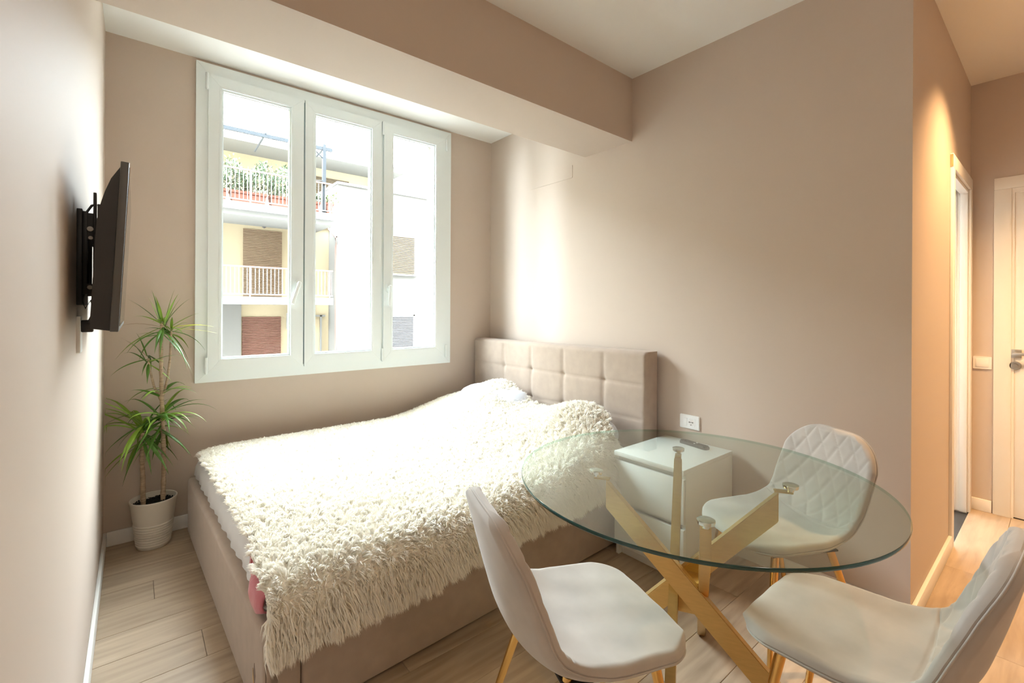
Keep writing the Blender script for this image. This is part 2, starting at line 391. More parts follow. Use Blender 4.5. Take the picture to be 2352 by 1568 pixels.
# ------------------------------------------------------------------ hall: doorways
d1 = S(empty('door_1', (DX0, YH, 0)), 'white sliding door frame in the hall wall, standing open')
def dB(name, lo, hi, m, parent, bev=.002):
    bm = bmesh.new(); box(bm, (lo[0] - DX0, lo[1] - YH, lo[2]), (hi[0] - DX0, hi[1] - YH, hi[2]), bev, 2); return add(name, bm, m, parent, .6)
dB('casing', (DX0 - .066, YH - .014, 0), (DX0 + .004, YH, DZ + .0), 'trim_white', d1)
dB('casing', (DX1 - .004, YH - .014, 0), (DX1 + .07, YH, DZ + .0), 'trim_white', d1)
dB('casing', (DX0 - .066, YH - .014, DZ), (DX1 + .07, YH, DZ + .075), 'trim_white', d1)
dB('chip', (DX0 - .0675, YH - .013, DZ + .005), (DX0 - .0655, YH - .001, DZ + .07), 'bare_wood', d1, 0)
j = dB('jamb', (DX1 - .02, YH, 0), (DX1, YH + .036, DZ), 'trim_white', d1); dB('jamb', (DX1 - .02, YH + .052, 0), (DX1, YH + .12, DZ), 'trim_white', d1)
dB('groove', (DX1 - .010, YH + .036, 0), (DX1, YH + .052, DZ), 'bath_paint', d1, 0)
dB('jamb', (DX0, YH, 0), (DX0 + .02, YH + .12, DZ), 'trim_white', d1)
h = dB('head_jamb', (DX0 + .02, YH, DZ - .02), (DX1 - .02, YH + .04, DZ), 'trim_white', d1); dB('head_jamb', (DX0 + .02, YH + .07, DZ - .02), (DX1 - .02, YH + .12, DZ), 'trim_white', d1)
dB('track', (DX0 + .02, YH + .04, DZ - .006), (DX1 - .02, YH + .07, DZ), 'steel', d1, 0)
bm = bmesh.new(); prism(bm, [(y_ - YH, z_) for y_, z_ in rounded(YH + .085, 1.005, .024, .13, .0115, 5)], 'x', DX1 - DX0 - .0225, DX1 - DX0 - .02)
sp = add('strike_plate', bm, 'steel', j, .6); sp.parent = d1
bm = bmesh.new(); prism(bm, [(y_ - YH, z_) for y_, z_ in rounded(YH + .085, .995, .014, .034, .0065, 5)], 'x', DX1 - DX0 - .0235, DX1 - DX0 - .0224); add('latch_hole', bm, 'gap_dark', d1)

d2 = S(empty('door_2', (XH, 0, 0)), 'white flush door with a square handle at the hall end')
E2 = .300
def eB(name, lo, hi, m, parent, bev=.002):
    bm = bmesh.new(); box(bm, lo, hi, bev, 2); return add(name, bm, m, parent, .6)
eB('casing', (-.016, E2 - .078, 0), (0, E2, 2.075), 'door_white', d2)
eB('casing', (-.016, E2 - .95, 2.075), (0, E2, 2.15), 'door_white', d2)
eB('casing', (-.016, E2 - .95, 0), (0, E2 - .872, 2.075), 'door_white', d2)
eB('stop', (-.010, E2 - .090, 0), (-.0005, E2 - .078, 2.075), 'door_white', d2, 0)
eB('head_stop', (-.009, E2 - .872, 2.045), (-.0005, E2 - .090, 2.075), 'door_white', d2, 0)
leaf = eB('leaf', (-.004, E2 - .872, .008), (-.0005, E2 - .090, 2.045), 'door_white', d2, .001)
eB('threshold_gap', (-.003, E2 - .872, 0.0005), (-.0006, E2 - .080, .0078), 'gap_dark', d2, 0)
HY, HZ = .205, 1.035
hd = eB('handle', (-.014, HY - .027, HZ - .027), (-.0045, HY + .027, HZ + .027), 'steel', leaf)
bm = bmesh.new(); tube(bm, [(-.014, HY, HZ), (-.045, HY, HZ)], .010, 12); box(bm, (-.055, HY - .125, HZ - .009), (-.043, HY + .010, HZ + .009), .003); add('lever', bm, 'steel', hd, .6)
bm = bmesh.new(); tube(bm, [(-.0045, HY, HZ - .075), (-.016, HY, HZ - .075)], [.027, .025], 20); tube(bm, [(-.016, HY, HZ - .075), (-.026, HY, HZ - .075)], .012, 16); add('thumb_turn', bm, 'steel', leaf, .6)

# hall light switch
sw = empty('light_switch', (XH, .350, .965)); tag(sw, 'cream rectangular light switch on the hall wall between the doors', 'light switch')
bm = bmesh.new(); prism(bm, rounded(0, 0, .086, .080, .004), 'x', -.009, 0); add('frame', bm, 'trim_white', sw, .6)
B('rocker', (-.0135, -.030, -.027), (-.009, .030, .027), 'trim_white', sw, .0015)

# ------------------------------------------------------------------ hall spots and an added fill lamp (out of view)
def downlight(name, x, y_, power, col, label, spot=None):
    o = empty(name, (x, y_, ZC)); tag(o, label, 'ceiling lamp')
    bm = bmesh.new(); lathe(bm, [(.030, 0), (.048, 0), (.048, -.006), (.040, -.010), (.034, -.006), (.034, 0)], 32); add('rim', bm, 'trim_white', o, .6)
    bm = bmesh.new(); lathe(bm, [(.033, -.002), (.0005, -.003)], 32); add('lens', bm, 'lamp_warm', o)
    l = bpy.data.lights.new(name, 'SPOT'); l.energy = power; l.color = col; l.spot_size = math.radians(spot or 110); l.spot_blend = .8; l.shadow_soft_size = .03
    lo = bpy.data.objects.new(name + '_light', l); COL.objects.link(lo); lo.parent = o; lo.location = (0, 0, -.014)
    return o
emit_mat('lamp_warm', (1.0, .72, .42), 12)
emit_mat('fill_lamp_glow', (1.0, .93, .84), 6)
WARM = (1.0, .60, .27)
downlight('recessed_spot', 3.20, -.06, 165, WARM, 'recessed warm spot in the hall ceiling near the sliding door')
downlight('recessed_spot', 3.45, -1.0, 120, WARM, 'recessed warm spot in the hall ceiling further from the window')
def dome(x, y_, power, col, label):  # unseen lamp, added to lift the ambient light in the room
    o = empty('ceiling_lamp', (x, y_, ZC)); tag(o, label, 'ceiling lamp')
    bm = bmesh.new(); lathe(bm, [(.0005, 0), (.17, 0), (.17, -.02), (.16, -.025)], 40); add('base', bm, 'trim_white', o, .6)
    bm = bmesh.new(); lathe(bm, [(.16, -.022), (.155, -.05), (.12, -.08), (.06, -.095), (.0005, -.1)], 40); add('shade', bm, 'fill_lamp_glow', o, .9)
    l = bpy.data.lights.new('ceiling_lamp', 'POINT'); l.energy = power; l.color = col; l.shadow_soft_size = .15
    lo = bpy.data.objects.new('ceiling_lamp_light', l); COL.objects.link(lo); lo.parent = o; lo.location = (0, 0, -.28)
dome(.42, -1.5, 9, (1, .88, .72), 'round flush ceiling lamp added behind the viewer to brighten the room')

# ------------------------------------------------------------------ bed (turned two degrees in its corner)
BO, BA = (.30, 1.515, 0.0), math.radians(2.0)
BLEN, BWID = 2.16, 1.695
def in_bed(o):
    o.location = BO; o.rotation_euler = (0, 0, BA); return o
bed = in_bed(empty('bed')); tag(bed, 'taupe upholstered double bed with tufted headboard', 'bed')
# footboard: slab with a corner return, soft edges
bm = bmesh.new(); box(bm, (0, 0, .012), (.060, BWID, .325), .020, 4); add('footboard', bm, 'bed_fabric', bed, .7)
bm = bmesh.new(); box(bm, (.004, .0, .012), (.1085, .052, .318), .014, 4); add('corner_post', bm, 'bed_fabric', bed, .7)
T('seam', [(.0085, .0045, .03), (.0085, .0045, .27), (.014, .0045, .295), (.030, .005, .312), (.055, .006, .317), (.098, .006, .317)], .0022, 'bed_seam', bed, 6)
bm = bmesh.new(); box(bm, (.1115, .004, .012), (BLEN - .10, .054, .318), .012, 3); add('side_rail', bm, 'bed_fabric', bed, .7)
bm = bmesh.new(); box(bm, (.1115, BWID - .05, .012), (BLEN - .10, BWID, .318), .012, 3); add('side_rail', bm, 'bed_fabric', bed, .7)
B('slat_base', (.062, .056, .10), (BLEN - .11, BWID - .052, .20), 'bed_seam', bed)
for (x, y_) in ((.05, .03), (.05, BWID - .05), (1.95, .03), (1.95, BWID - .05)):
    bm = bmesh.new(); tube(bm, [(x, y_, 0), (x, y_, .0125)], .018, 12); add('foot', bm, 'gap_dark', bed)
# small torn flap in the foot fabric
bm = bmesh.new(); prism(bm, [(.105, .185), (.118, .150), (.104, .112), (.092, .150)], 'x', -.0008, .002); tr = add('tear', bm, 'bed_seam', bed)
bm = bmesh.new(); prism(bm, [(.1225, .160), (.1235, .128), (.104, .100), (.1035, .116)], 'x', -.0016, .0); add('torn_edge', bm, 'bare_wood', tr)
# headboard: tufted front, soft box behind
def headboard():
    y0, y1, z0, z1, t = -.003, BWID, .06, 1.046, .115
    seams_y = [.313, .662, .985, 1.30]; seams_z = [.846, .640, .44]
    ny, nz = 150, 100
    ys = np.linspace(y0, y1, ny); zs = np.linspace(z0, z1, nz)
    Yg, Zg = np.meshgrid(ys, zs)
    dy = np.min([np.abs(Yg - s) for s in seams_y], axis=0); dz = np.min([np.abs(Zg - s) for s in seams_z], axis=0)
    edge = np.minimum(np.minimum(Yg - y0, y1 - Yg), np.minimum(Zg - z0, z1 - Zg))
    R_ = .024
    e = np.clip(edge / R_, 0, 1); rim = R_ * (1 - np.sqrt(1 - (1 - e) ** 2))
    puff = .010 * np.exp(-dy / .012) + .0055 * np.exp(-dz / .008) + .016 * np.exp(-np.hypot(dy, dz) / .022)
    puff *= np.clip(edge / .05, 0, 1)
    X = BLEN - t + rim + puff - .004
    v = np.stack([X, Yg, Zg], -1).reshape(-1, 3).tolist(); f = []
    for i in range(nz - 1):
        for k in range(ny - 1):
            a = i * ny + k; f.append((a, a + ny, a + ny + 1, a + 1))
    # sides and back
    ringi = [k for k in range(ny)] + [i * ny + ny - 1 for i in range(1, nz)] + [(nz - 1) * ny + k for k in range(ny - 2, -1, -1)] + [i * ny for i in range(nz - 2, 0, -1)]
    n0 = len(v)
    for idx in ringi: v.append([BLEN, v[idx][1], v[idx][2]])
    m = len(ringi)
    for q in range(m):
        f.append((ringi[q], ringi[(q + 1) % m], n0 + (q + 1) % m, n0 + q))
    f.append(tuple(n0 + q for q in range(m - 1, -1, -1)))
    return addpy('headboard', v, f, 'bed_fabric', bed, .9)
headboard()

# mattress with its grey sheet
def pillow_box(name, lo, hi, r, m, ripple=0.0, seg=5):
    bm = bmesh.new(); box(bm, lo, hi, r, seg)
    bmesh.ops.subdivide_edges(bm, edges=bm.edges[:], cuts=0)
    return add(name, bm, m, None, .9)
bm = bmesh.new()
def grid_loft(name, rows, m, parent=None, closed=False):
    n = len(rows[0]); v = [p for r in rows for p in r]; f = []
    for i in range(len(rows) - 1):
        for k in range(n - (0 if closed else 1)):
            k2 = (k + 1) % n; f.append((i * n + k, i * n + k2, (i + 1) * n + k2, (i + 1) * n + k))
    return v, f
rows = []
prof = [(.0, .205), (-.004, .26), (-.012, .31), (-.016, .35), (-.010, .40), (.004, .430), (.03, .446), (.08, .450)]
loop = []
x0, x1, y0, y1 = .078, BLEN - .14, .070, BWID - .066
for i in range(60): loop.append((x0, y1 - (y1 - y0) * i / 60, -1, 0))
for i in range(60): loop.append((x0 + (x1 - x0) * i / 60, y0, 0, -1))
for i in range(60): loop.append((x1, y0 + (y1 - y0) * i / 60, 1, 0))
for i in range(60): loop.append((x1 - (x1 - x0) * i / 60, y1, 0, 1))
for d_, z_ in prof:
    r_ = []
    for i, (x, y_, nx, ny_) in enumerate(loop):
        wob = .004 * math.sin(i * 1.7) * math.sin(z_ * 40) + .003 * math.sin(i * .63 + z_ * 30)
        if nx == -1: wob -= .036 * (1 if .30 < z_ < .44 else .3)
        off = d_ + wob if True else 0
        r_.append((x + nx * (-off) , y_ + ny_ * (-off), z_))
    rows.append(r_)
v, f = grid_loft('m', rows, 'sheet_grey', closed=True)
# keep the foot flank from leaning over the footboard below its top
v = [(max(p[0], .064) if p[2] < .33 else p[0], p[1], p[2]) for p in v]
n = len(loop); f.append(tuple((len(prof) - 1) * n + k for k in range(n))); f.append(tuple(range(n - 1, -1, -1)))
mt = in_bed(addpy('mattress', v, f, 'sheet_grey', None, 1.0)); tag(mt, 'mattress in a creased pale grey sheet showing above the footboard', 'mattress')

# pillows under the throw
def pillow(name, c, s, m, label, group=None):
    bm = bmesh.new(); bmesh.ops.create_uvsphere(bm, u_segments=40, v_segments=20, radius=1)
    for vt in bm.verts:
        x, y_, z_ = vt.co
        px = math.copysign(abs(x) ** .62, x); py = math.copysign(abs(y_) ** .62, y_)
        k = 1 - .12 * (px * px * py * py)
        vt.co = Vector((px * s[0] * k, py * s[1] * k, z_ * s[2] * (1 + .05 * math.sin(9 * y_ + 3 * x)))) + Vector(c)
    o = in_bed(add(name, bm, m, None, 1.2)); tag(o, label, 'pillow', group); return o
pillow('pillow', (1.862, 1.20, .590), (.165, .355, .128), 'pillow_blue', 'pale blue pillow peeking from under the white throw against the headboard')
pillow('pillow', (1.835, .40, .555), (.165, .32, .098), 'pillow_blue', 'pillow hidden under the white throw nearer the nightstand')

# ---- shaggy throw: draped sheet plus its pile
def h_top(u, v):
    h = .468 + .034 * smooth01(0, 1.3, v) + .012 * np.sin(u * 3.1 + 1) * np.sin(v * 4.0) * smooth01(0, .3, v)
    h = h + .020 * smooth01(.75, 1.15, u) * (1 - smooth01(.1, .5, v))
    h = h + .100 * smooth01(1.15, 1.78, u)
    h = h + .150 * np.exp(-((u - 1.90) / .25) ** 2 - ((v - 1.17) / .26) ** 2) + .120 * np.exp(-((u - 1.86) / .24) ** 2 - ((v - .36) / .25) ** 2)
    h = h - .05 * smooth01(.30, .0, v) * smooth01(1.5, 1.9, u) * 0.3
    return h
TMAX = 1.625
def zhem(u): return .282 + .062 * np.clip(u / 1.2, 0, 1) + .008 * np.sin(u * 9) + .03 * smooth01(1.55, 1.78, u)
def u_end(t): return 1.79 + .16 * smooth01(-.02, .22, t)
def throw(a, b):
    """a in [0,1] along the bed, b in [-1,1]: negative = hanging down the near side"""
    a = np.asarray(a, float); b = np.asarray(b, float)
    t = np.where(b > 0, b * TMAX, 0.0)
    ue = u_end(t)
    s = -.008 + a * (ue - .040)
    us = .014 + .032 * smooth01(.05, .45, t)
    u = np.where(s > 0, s + us, us + .4 * s)
    droop_f = .026 * np.exp(-np.maximum(s, 0) / .030)
    vt = t + .012
    droop_n = .040 * np.exp(-t / .030)
    top = h_top(u, np.maximum(vt, .0)) - np.sqrt(droop_f ** 2 + droop_n ** 2) - .045 * np.exp(-(TMAX - t) / .05)
    L_ = np.maximum(top - zhem(u), .01)
    d = np.where(b < 0, -b, 0.0) * L_
    v = vt - .045 * (1 - np.exp(-d / .035)) + .010 * np.sin(u * 17 + 1.3) * np.clip(d / .2, 0, 1)
    # the near foot corner swings outwards as it hangs
    u = u - .012 * np.clip(d / .2, 0, 1) * np.exp(-np.maximum(s, 0) / .12)
    z = top - d
    return np.stack([u, v, z], -1)
na, nb = 110, 150
A_, B_ = np.meshgrid(np.linspace(0, 1, na), np.concatenate([np.linspace(-1, 0, 26)[:-1], np.linspace(0, 1, nb - 25)]))
Pg = throw(A_, B_); nrow, ncol = A_.shape
v = Pg.reshape(-1, 3); f = []
for i in range(nrow - 1):
    for k in range(ncol - 1):
        q = i * ncol + k; f.append((q, q + 1, q + ncol + 1, q + ncol))
th = in_bed(addpy('throw_blanket', v, f, 'fur_backing', None, 1.5)); tag(th, 'shaggy cream white throw covering the bed and hanging down its side', 'blanket')
sol = th.modifiers.new('thickness', 'SOLIDIFY'); sol.thickness = .006; sol.offset = -1

def pile(N):
    # roots, even over the cloth
    area_b = TMAX + .22
    ub = RNG.random(N) * area_b - .22
    flip = (ub < 0) & (RNG.random(N) < .45); ub = np.where(flip, RNG.random(N) * TMAX, ub)
    b = np.where(ub < 0, ub / .22, ub / TMAX)
    a = RNG.random(N)
    # a few extra along hem and edges
    k = N // 14
    b[:k] = -1 + .03 * RNG.random(k); a[:k] = RNG.random(k)
    k2 = k + N // 40; a[k:k2] = .004 * RNG.random(k2 - k)
    k3 = k2 + N // 60; a[k2:k3] = 1 - .004 * RNG.random(k3 - k2)
    # clumps: jittered cells, strands lean to the cell centre
    cell_u, cell_t = .021 / 1.95, .021
    hv = lambda i, j, s: np.modf(np.abs(np.sin(i * 127.1 + j * 311.7 + s * 74.7) * 43758.5453))[0]
    arc = np.where(b < 0, b * .22, b * TMAX)
    ci = np.floor(a / cell_u); cj = np.floor(arc / cell_t)
    ca = (ci + .5 + .8 * (hv(ci, cj, 1) - .5)) * cell_u; ct = (cj + .5 + .8 * (hv(ci, cj, 2) - .5)) * cell_t
    ca = np.clip(ca, 0, 1); cb = np.where(ct < 0, np.clip(ct / .22, -1, 0), np.clip(ct / TMAX, 0, 1))
    e = 2e-3
    def frame(a, b):
        p = throw(a, b); pu = throw(np.clip(a + e, 0, 1), b) - throw(np.clip(a - e, 0, 1), b); pv = throw(a, np.clip(b + e, -1, 1)) - throw(a, np.clip(b - e, -1, 1))
        n = np.cross(pu, pv); n /= np.linalg.norm(n, axis=1, keepdims=True) + 1e-12
        return p, n
    p, n = frame(a, b); pc, nc = frame(ca, cb)
    G = np.array([0, 0, -1.0])
    up = np.clip(n[:, 2:3], 0, 1)
    rnd = RNG.normal(size=(N, 3))
    th_ = hv(ci, cj, 3) * 2 * PI; lean = np.stack([np.cos(th_), np.sin(th_), 0 * th_], 1)
    L_ = (.024 + .012 * RNG.random(N) + .010 * hv(ci, cj, 4))[:, None] * (1 + .55 * (1 - up))
    d0 = n * (.75 + .25 * up) + .22 * rnd + .55 * lean * (.35 + .65 * up) + G * .75 * (1 - up)
    d0 /= np.linalg.norm(d0, axis=1, keepdims=True)
    dc = nc * (.75 + .25 * up) + .6 * lean * (.35 + .65 * up) + G * .8 * (1 - up); dc /= np.linalg.norm(dc, axis=1, keepdims=True)
    p1 = p + d0 * L_ * .5
    tip0 = p1 + (d0 + G * .55 + .18 * RNG.normal(size=(N, 3))) * L_ * .5
    tipc = pc + dc * L_ * .8 + G * L_ * .15
    mixk = .45
    tip = tip0 * (1 - mixk) + tipc * mixk + .0015 * RNG.normal(size=(N, 3))
    p1 = p1 * (1 - .3 * mixk) + (pc + dc * L_ * .45) * .3 * mixk
    ax = d0; s1 = np.cross(ax, np.where(np.abs(ax[:, 2:3]) < .9, [[0, 0, 1.0]], [[1.0, 0, 0]])); s1 /= np.linalg.norm(s1, axis=1, keepdims=True); s2 = np.cross(ax, s1)
    rad = (.0021 + .0011 * RNG.random(N))[:, None]
    V = np.empty((N, 7, 3))
    for k_ in range(3):
        an = 2 * PI * k_ / 3
        o_ = s1 * math.cos(an) + s2 * math.sin(an)
        V[:, k_] = p - n * .002 + o_ * rad; V[:, 3 + k_] = p1 + o_ * rad * .85
    V[:, 6] = tip
    base = np.array([[0, 1, 4], [0, 4, 3], [1, 2, 5], [1, 5, 4], [2, 0, 3], [2, 3, 5], [3, 4, 6], [4, 5, 6], [5, 3, 6]])
    F = (base[None] + (np.arange(N) * 7)[:, None, None]).reshape(-1)
    me = bpy.data.meshes.new('pile'); me.vertices.add(N * 7); me.vertices.foreach_set('co', V.reshape(-1))
    nt_ = N * 9; me.loops.add(nt_ * 3); me.loops.foreach_set('vertex_index', F.astype(np.int32))
    me.polygons.add(nt_); me.polygons.foreach_set('loop_start', np.arange(nt_, dtype=np.int32) * 3)
    me.polygons.foreach_set('use_smooth', np.zeros(nt_, dtype=bool))
    me.update(); me.materials.append(MATS['fur'])
    at = me.attributes.new('tone', 'FLOAT', 'POINT'); at.data.foreach_set('value', np.repeat(.92 + .08 * RNG.random(N), 7).astype(np.float32))
    o = bpy.data.objects.new('pile', me); COL.objects.link(o); o.parent = th; tag(o, None, None, None, 'stuff')
pile(120000)

# pink blanket sliver between throw and footboard at the near corner
rows = []
for i in range(26):
    v_ = .050 + .30 * i / 25
    k_ = float(smooth01(0, 1, max(0.0, 1 - abs((v_ - .13) / .24))))
    low = .425 - .090 * k_; ub = .040 - .046 * k_
    wv = .003 * math.sin(v_ * 60)
    rows.append([(.085, v_, .4505), (.062, v_, .446), (.046 - .4 * (.046 - ub), v_, .430), (ub + .004 + wv, v_, .405), (ub + wv, v_, (low + .40) / 2), (ub + .004 + wv, v_, low + .006), (ub + .014, v_, low)])
v, f = grid_loft('p', rows, 'pink_fleece')
pk = in_bed(addpy('fleece_blanket', v, f, 'pink_fleece', None, 1.2)); tag(pk, 'pink fleece blanket edge showing under the throw at the foot corner', 'blanket')
so = pk.modifiers.new('thickness', 'SOLIDIFY'); so.thickness = .006; so.offset = 1

# ------------------------------------------------------------------ nightstand and remote control
NX0, NX1, NY0, NY1, NZ = 1.975, 2.462, 1.132, 1.532, .55
ns = empty('nightstand', (NX0, NY0, 0)); tag(ns, 'white two-drawer nightstand between the bed and the glass table', 'nightstand')
def nB(name, lo, hi, parent=ns, m='white_laminate', bev=.0012):
    bm = bmesh.new(); box(bm, lo, hi, bev, 2); return add(name, bm, m, parent, .6)
Wd, Dp = NY1 - NY0, NX1 - NX0
nB('top', (0, 0, NZ - .022), (Dp, Wd, NZ))
nB('side_panel', (.020, .0, .0), (Dp, .018, NZ - .0225)); nB('side_panel', (.020, Wd - .018, .0), (Dp, Wd, NZ - .0225))
nB('back_panel', (Dp - .01, .0185, .05), (Dp - .002, Wd - .0185, NZ - .0225)); nB('plinth', (.045, .0185, .0), (.060, Wd - .0185, .058))
nB('rail', (.040, .0185, NZ - .075), (.055, Wd - .0185, NZ - .023)); nB('rail', (.040, .0185, .262), (.055, Wd - .0185, .312))
for z0, z1 in ((.293, .503), (.060, .268)):
    dr = nB('drawer', (.003, .002, z0), (.019, Wd - .002, z1))
    nB('drawer_box', (.021, .022, z0 + .02), (Dp - .03, Wd - .022, z1 - .06), dr)
rc = empty('remote_control', (2.385, 1.305, NZ), math.radians(90 - 9)); tag(rc, 'dark grey television remote lying on the white nightstand', 'remote control')
bm = bmesh.new(); prism(bm, rounded(0, 0, .175, .044, .016, 6), 'z', .0005, .016)
bmesh.ops.bevel(bm, geom=[e for e in bm.edges if abs(e.verts[0].co.z - .016) < 1e-5 and abs(e.verts[1].co.z - .016) < 1e-5], offset=.004, segments=2, affect='EDGES')
body = add('body', bm, 'remote_grey', rc, .8)
km = None
for i in range(11):
    for k_ in range(3):
        lightk = (i, k_) in ((5, 0), (5, 2)); 
        if i == 5 and k_ == 1: continue
        bm = bmesh.new(); box(bm, (-.07 + i * .0125 - .004, -.013 + k_ * .0115 - .004, .0155), (-.07 + i * .0125 + .004, -.013 + k_ * .0115 + .004, .0185), .001, 1)
        add('key', bm, 'key_light' if lightk else 'remote_key', rc)

# ------------------------------------------------------------------ wall socket
sk = empty('wall_socket', (XR, 1.383, .653)); tag(sk, 'white wall socket plate with switch above the nightstand', 'wall socket')
bm = bmesh.new(); prism(bm, rounded(0, 0, .121, .079, .006), 'x', -.009, 0)
bmesh.ops.bevel(bm, geom=[e for e in bm.edges if abs(e.verts[0].co.x + .009) < 1e-5 and abs(e.verts[1].co.x + .009) < 1e-5], offset=.003, segments=2, affect='EDGES')
add('plate', bm, 'socket_white', sk, .6)
B('switch', (-.0115, .0125, -.0215), (-.009, .0345, .0215), 'socket_white', sk, .001)
bm = bmesh.new(); prism(bm, rounded(-.011, 0, .045, .045, .004), 'x', -.0105, -.009); so_ = add('outlet', bm, 'socket_white', sk, .6)
bm = bmesh.new(); tube(bm, [(-.0104, -.011, 0), (-.0109, -.011, 0)], [.0195, .0185], 28); add('outlet_face', bm, 'trim_white', so_, .6)
for (yy, zz, hw) in ((-.0205, 0, .0042), (-.011, 0, .0024), (-.0015, 0, .0042), (-.011, -.0145, .0026)):
    bm = bmesh.new(); prism(bm, rounded(yy, zz, hw * 2, .0048, .0023, 4), 'x', -.0115, -.0108); add('pin_hole', bm, 'gap_dark', so_)
# ------------------------------------------------------------------ television and mount
tv = empty('television', (-.029, 1.50, 1.238), 0); tv.rotation_euler = (0, math.radians(2.6), 0)
tag(tv, 'small flat television seen edge-on at the left wall', 'television')
TH, TW = .425, .73
B('bezel', (-.017, 0, 0), (.0, TW, TH), 'grey_plastic', tv, .002)
B('screen', (.0, .010, .014), (.0012, TW - .010, TH - .010), 'screen_black', tv)
bm = bmesh.new()
pr = [(-.0172, .002), (-.052, .006), (-.0545, .012), (-.0545, .27), (-.050, .31), (-.043, .345), (-.033, .38), (-.0172, .412)]
prism(bm, pr, 'y', .010, TW - .010)
add('back_shell', bm, 'black_plastic', tv, .5)
mt_ = empty('television_mount', (XL, 1.865, 1.42)); tag(mt_, 'black tilting wall bracket behind the television', 'wall bracket')
B('wall_plate', (.0, -.11, -.115), (.012, .11, .155), 'black_plastic', mt_, .002)
B('hook_rail', (.012, -.10, -.085), (.022, -.075, .150), 'black_plastic', mt_, .001)
B('hook_rail', (.012, .075, -.085), (.022, .10, .150), 'black_plastic', mt_, .001)
for s_ in (-.105, .085):
    bm = bmesh.new(); box(bm, (.034, s_, -.10), (.041, s_ + .022, .205), .001, 1); box(bm, (.022, s_ + .002, .07), (.036, s_ + .020, .145)); box(bm, (.022, s_ + .002, -.09), (.036, s_ + .020, -.055))
    ar = add('tilt_arm', bm, 'black_plastic', mt_)
    for (xx, zz, r_) in ((.028, .10, .007), (.029, .075, .005), (.028, -.065, .006)):
        bm = bmesh.new(); tube(bm, [(xx, s_ - .004, zz), (xx, s_ + .004, zz)], r_, 12); add('bolt', bm, 'steel', ar, .6)
T('power_cable', [(.04, -.08, .175), (.030, -.085, .17), (.020, -.088, .15), (.018, -.09, .05), (.022, -.09, -.05), (.010, -.092, -.10), (.018, -.094, -.125), (.030, -.092, -.10), (.034, -.09, -.14), (.024, -.088, -.165)], .0032, 'black_plastic', mt_, 8)
cb = empty('cable_box', (XL, 1.80, 1.222)); tag(cb, 'small white cable outlet below the television bracket', 'wall outlet')
bm = bmesh.new(); prism(bm, rounded(0, 0, .075, .105, .004), 'x', 0, .008); add('plate', bm, 'socket_white', cb, .6)
B('plug', (.008, -.014, .005), (.034, .014, .040), 'black_plastic', cb, .003)

# ------------------------------------------------------------------ potted dracaena
PX, PY = .088, 3.185
pl = empty('potted_plant', (PX, PY, 0)); tag(pl, 'tall potted dracaena with spiky leaves in a ribbed cream pot in the corner', 'potted plant')
bm = bmesh.new()
prof = [(.0005, .0), (.070, .0), (.074, .004)]
for i in range(9):
    z_ = .018 + i * .0135; r_ = .0755 + (z_ / .26) * .029
    prof += [(r_ - .0022, z_ - .0055), (r_ + .0008, z_ - .002), (r_ + .0008, z_ + .003), (r_ - .0022, z_ + .0065)]
prof += [(.0925, .16), (.101, .235), (.1035, .245), (.1055, .250), (.1055, .257), (.1035, .259), (.0995, .257), (.0955, .235), (.0900, .20), (.0005, .20)]
lathe(bm, prof, 56); add('pot', bm, 'pot_cream', pl, .7)
bm = bmesh.new(); lathe(bm, [(.0965, .226), (.080, .232), (.05, .228), (.02, .234), (.0005, .231)], 40)
for vt in bm.verts: vt.co.z += random.uniform(-.003, .003)
so2 = add('soil', bm, 'soil', pl)
bm = bmesh.new()
for i in range(160):
    a = random.uniform(0, 2 * PI); r_ = .092 * math.sqrt(random.random()); s_ = random.uniform(.002, .005)
    bmesh.ops.create_icosphere(bm, subdivisions=1, radius=s_, matrix=Matrix.Translation((r_ * math.cos(a), r_ * math.sin(a), .233)))
tag(add('soil_crumbs', bm, 'soil', so2), None, None, None, 'stuff')
def cane(pts, r, name='stem'):
    P_ = []
    for i in range(len(pts) - 1):
        for k_ in range(8): P_.append(Vector(pts[i]).lerp(Vector(pts[i + 1]), k_ / 8))
    P_.append(Vector(pts[-1])); R_ = [r * (1 + .10 * ((i % 3) - 1)) * (1 - .25 * i / len(P_)) for i in range(len(P_))]
    return T(name, P_, R_, 'cane', pl, 10)
def leaf(c, az, el, L_, wd, droop, m, twist=0.0):
    d = Vector((math.cos(az) * math.cos(el), math.sin(az) * math.cos(el), math.sin(el))); side = Vector((-math.sin(az), math.cos(az), 0))
    side = (side * math.cos(twist) + d.cross(side) * math.sin(twist)).normalized()
    p = Vector(c); n_ = 10; v_ = []; f_ = []
    for i in range(n_ + 1):
        t = i / n_; w_ = wd * (.55 + .45 * math.sin(PI * min(1, t * 1.25))) * (1 - t ** 3) + .0006
        upv = side.cross(d).normalized()
        v_ += [p + side * w_ / 2 + upv * w_ * .16, p - upv * w_ * .05, p - side * w_ / 2 + upv * w_ * .16]
        d = (d + Vector((0, 0, -1)) * droop / n_ * (.4 + 1.2 * t)).normalized(); p = p + d * L_ / n_
        # stay clear of the walls
        wx = XL - PX + .012; wy = YB - PY - .022
        p.x = max(p.x, wx); p.y = min(p.y, wy); p.z = max(p.z, .02)
    for i in range(n_):
        q = i * 3; f_ += [(q, q + 1, q + 4, q + 3), (q + 1, q + 2, q + 5, q + 4)]
    o = addpy('leaf', v_, f_, m, pl, 1.2); return o
cane([(-.045, .0, .225), (-.047, .004, .38), (-.052, .002, .50), (-.048, .0, .62)], .0125)
cane([(.040, .005, .228), (.044, .004, .40), (.040, .0, .60), (.034, -.006, .76), (.030, .0, .95), (.028, .0, 1.10), (.034, -.004, 1.215)], .0120)
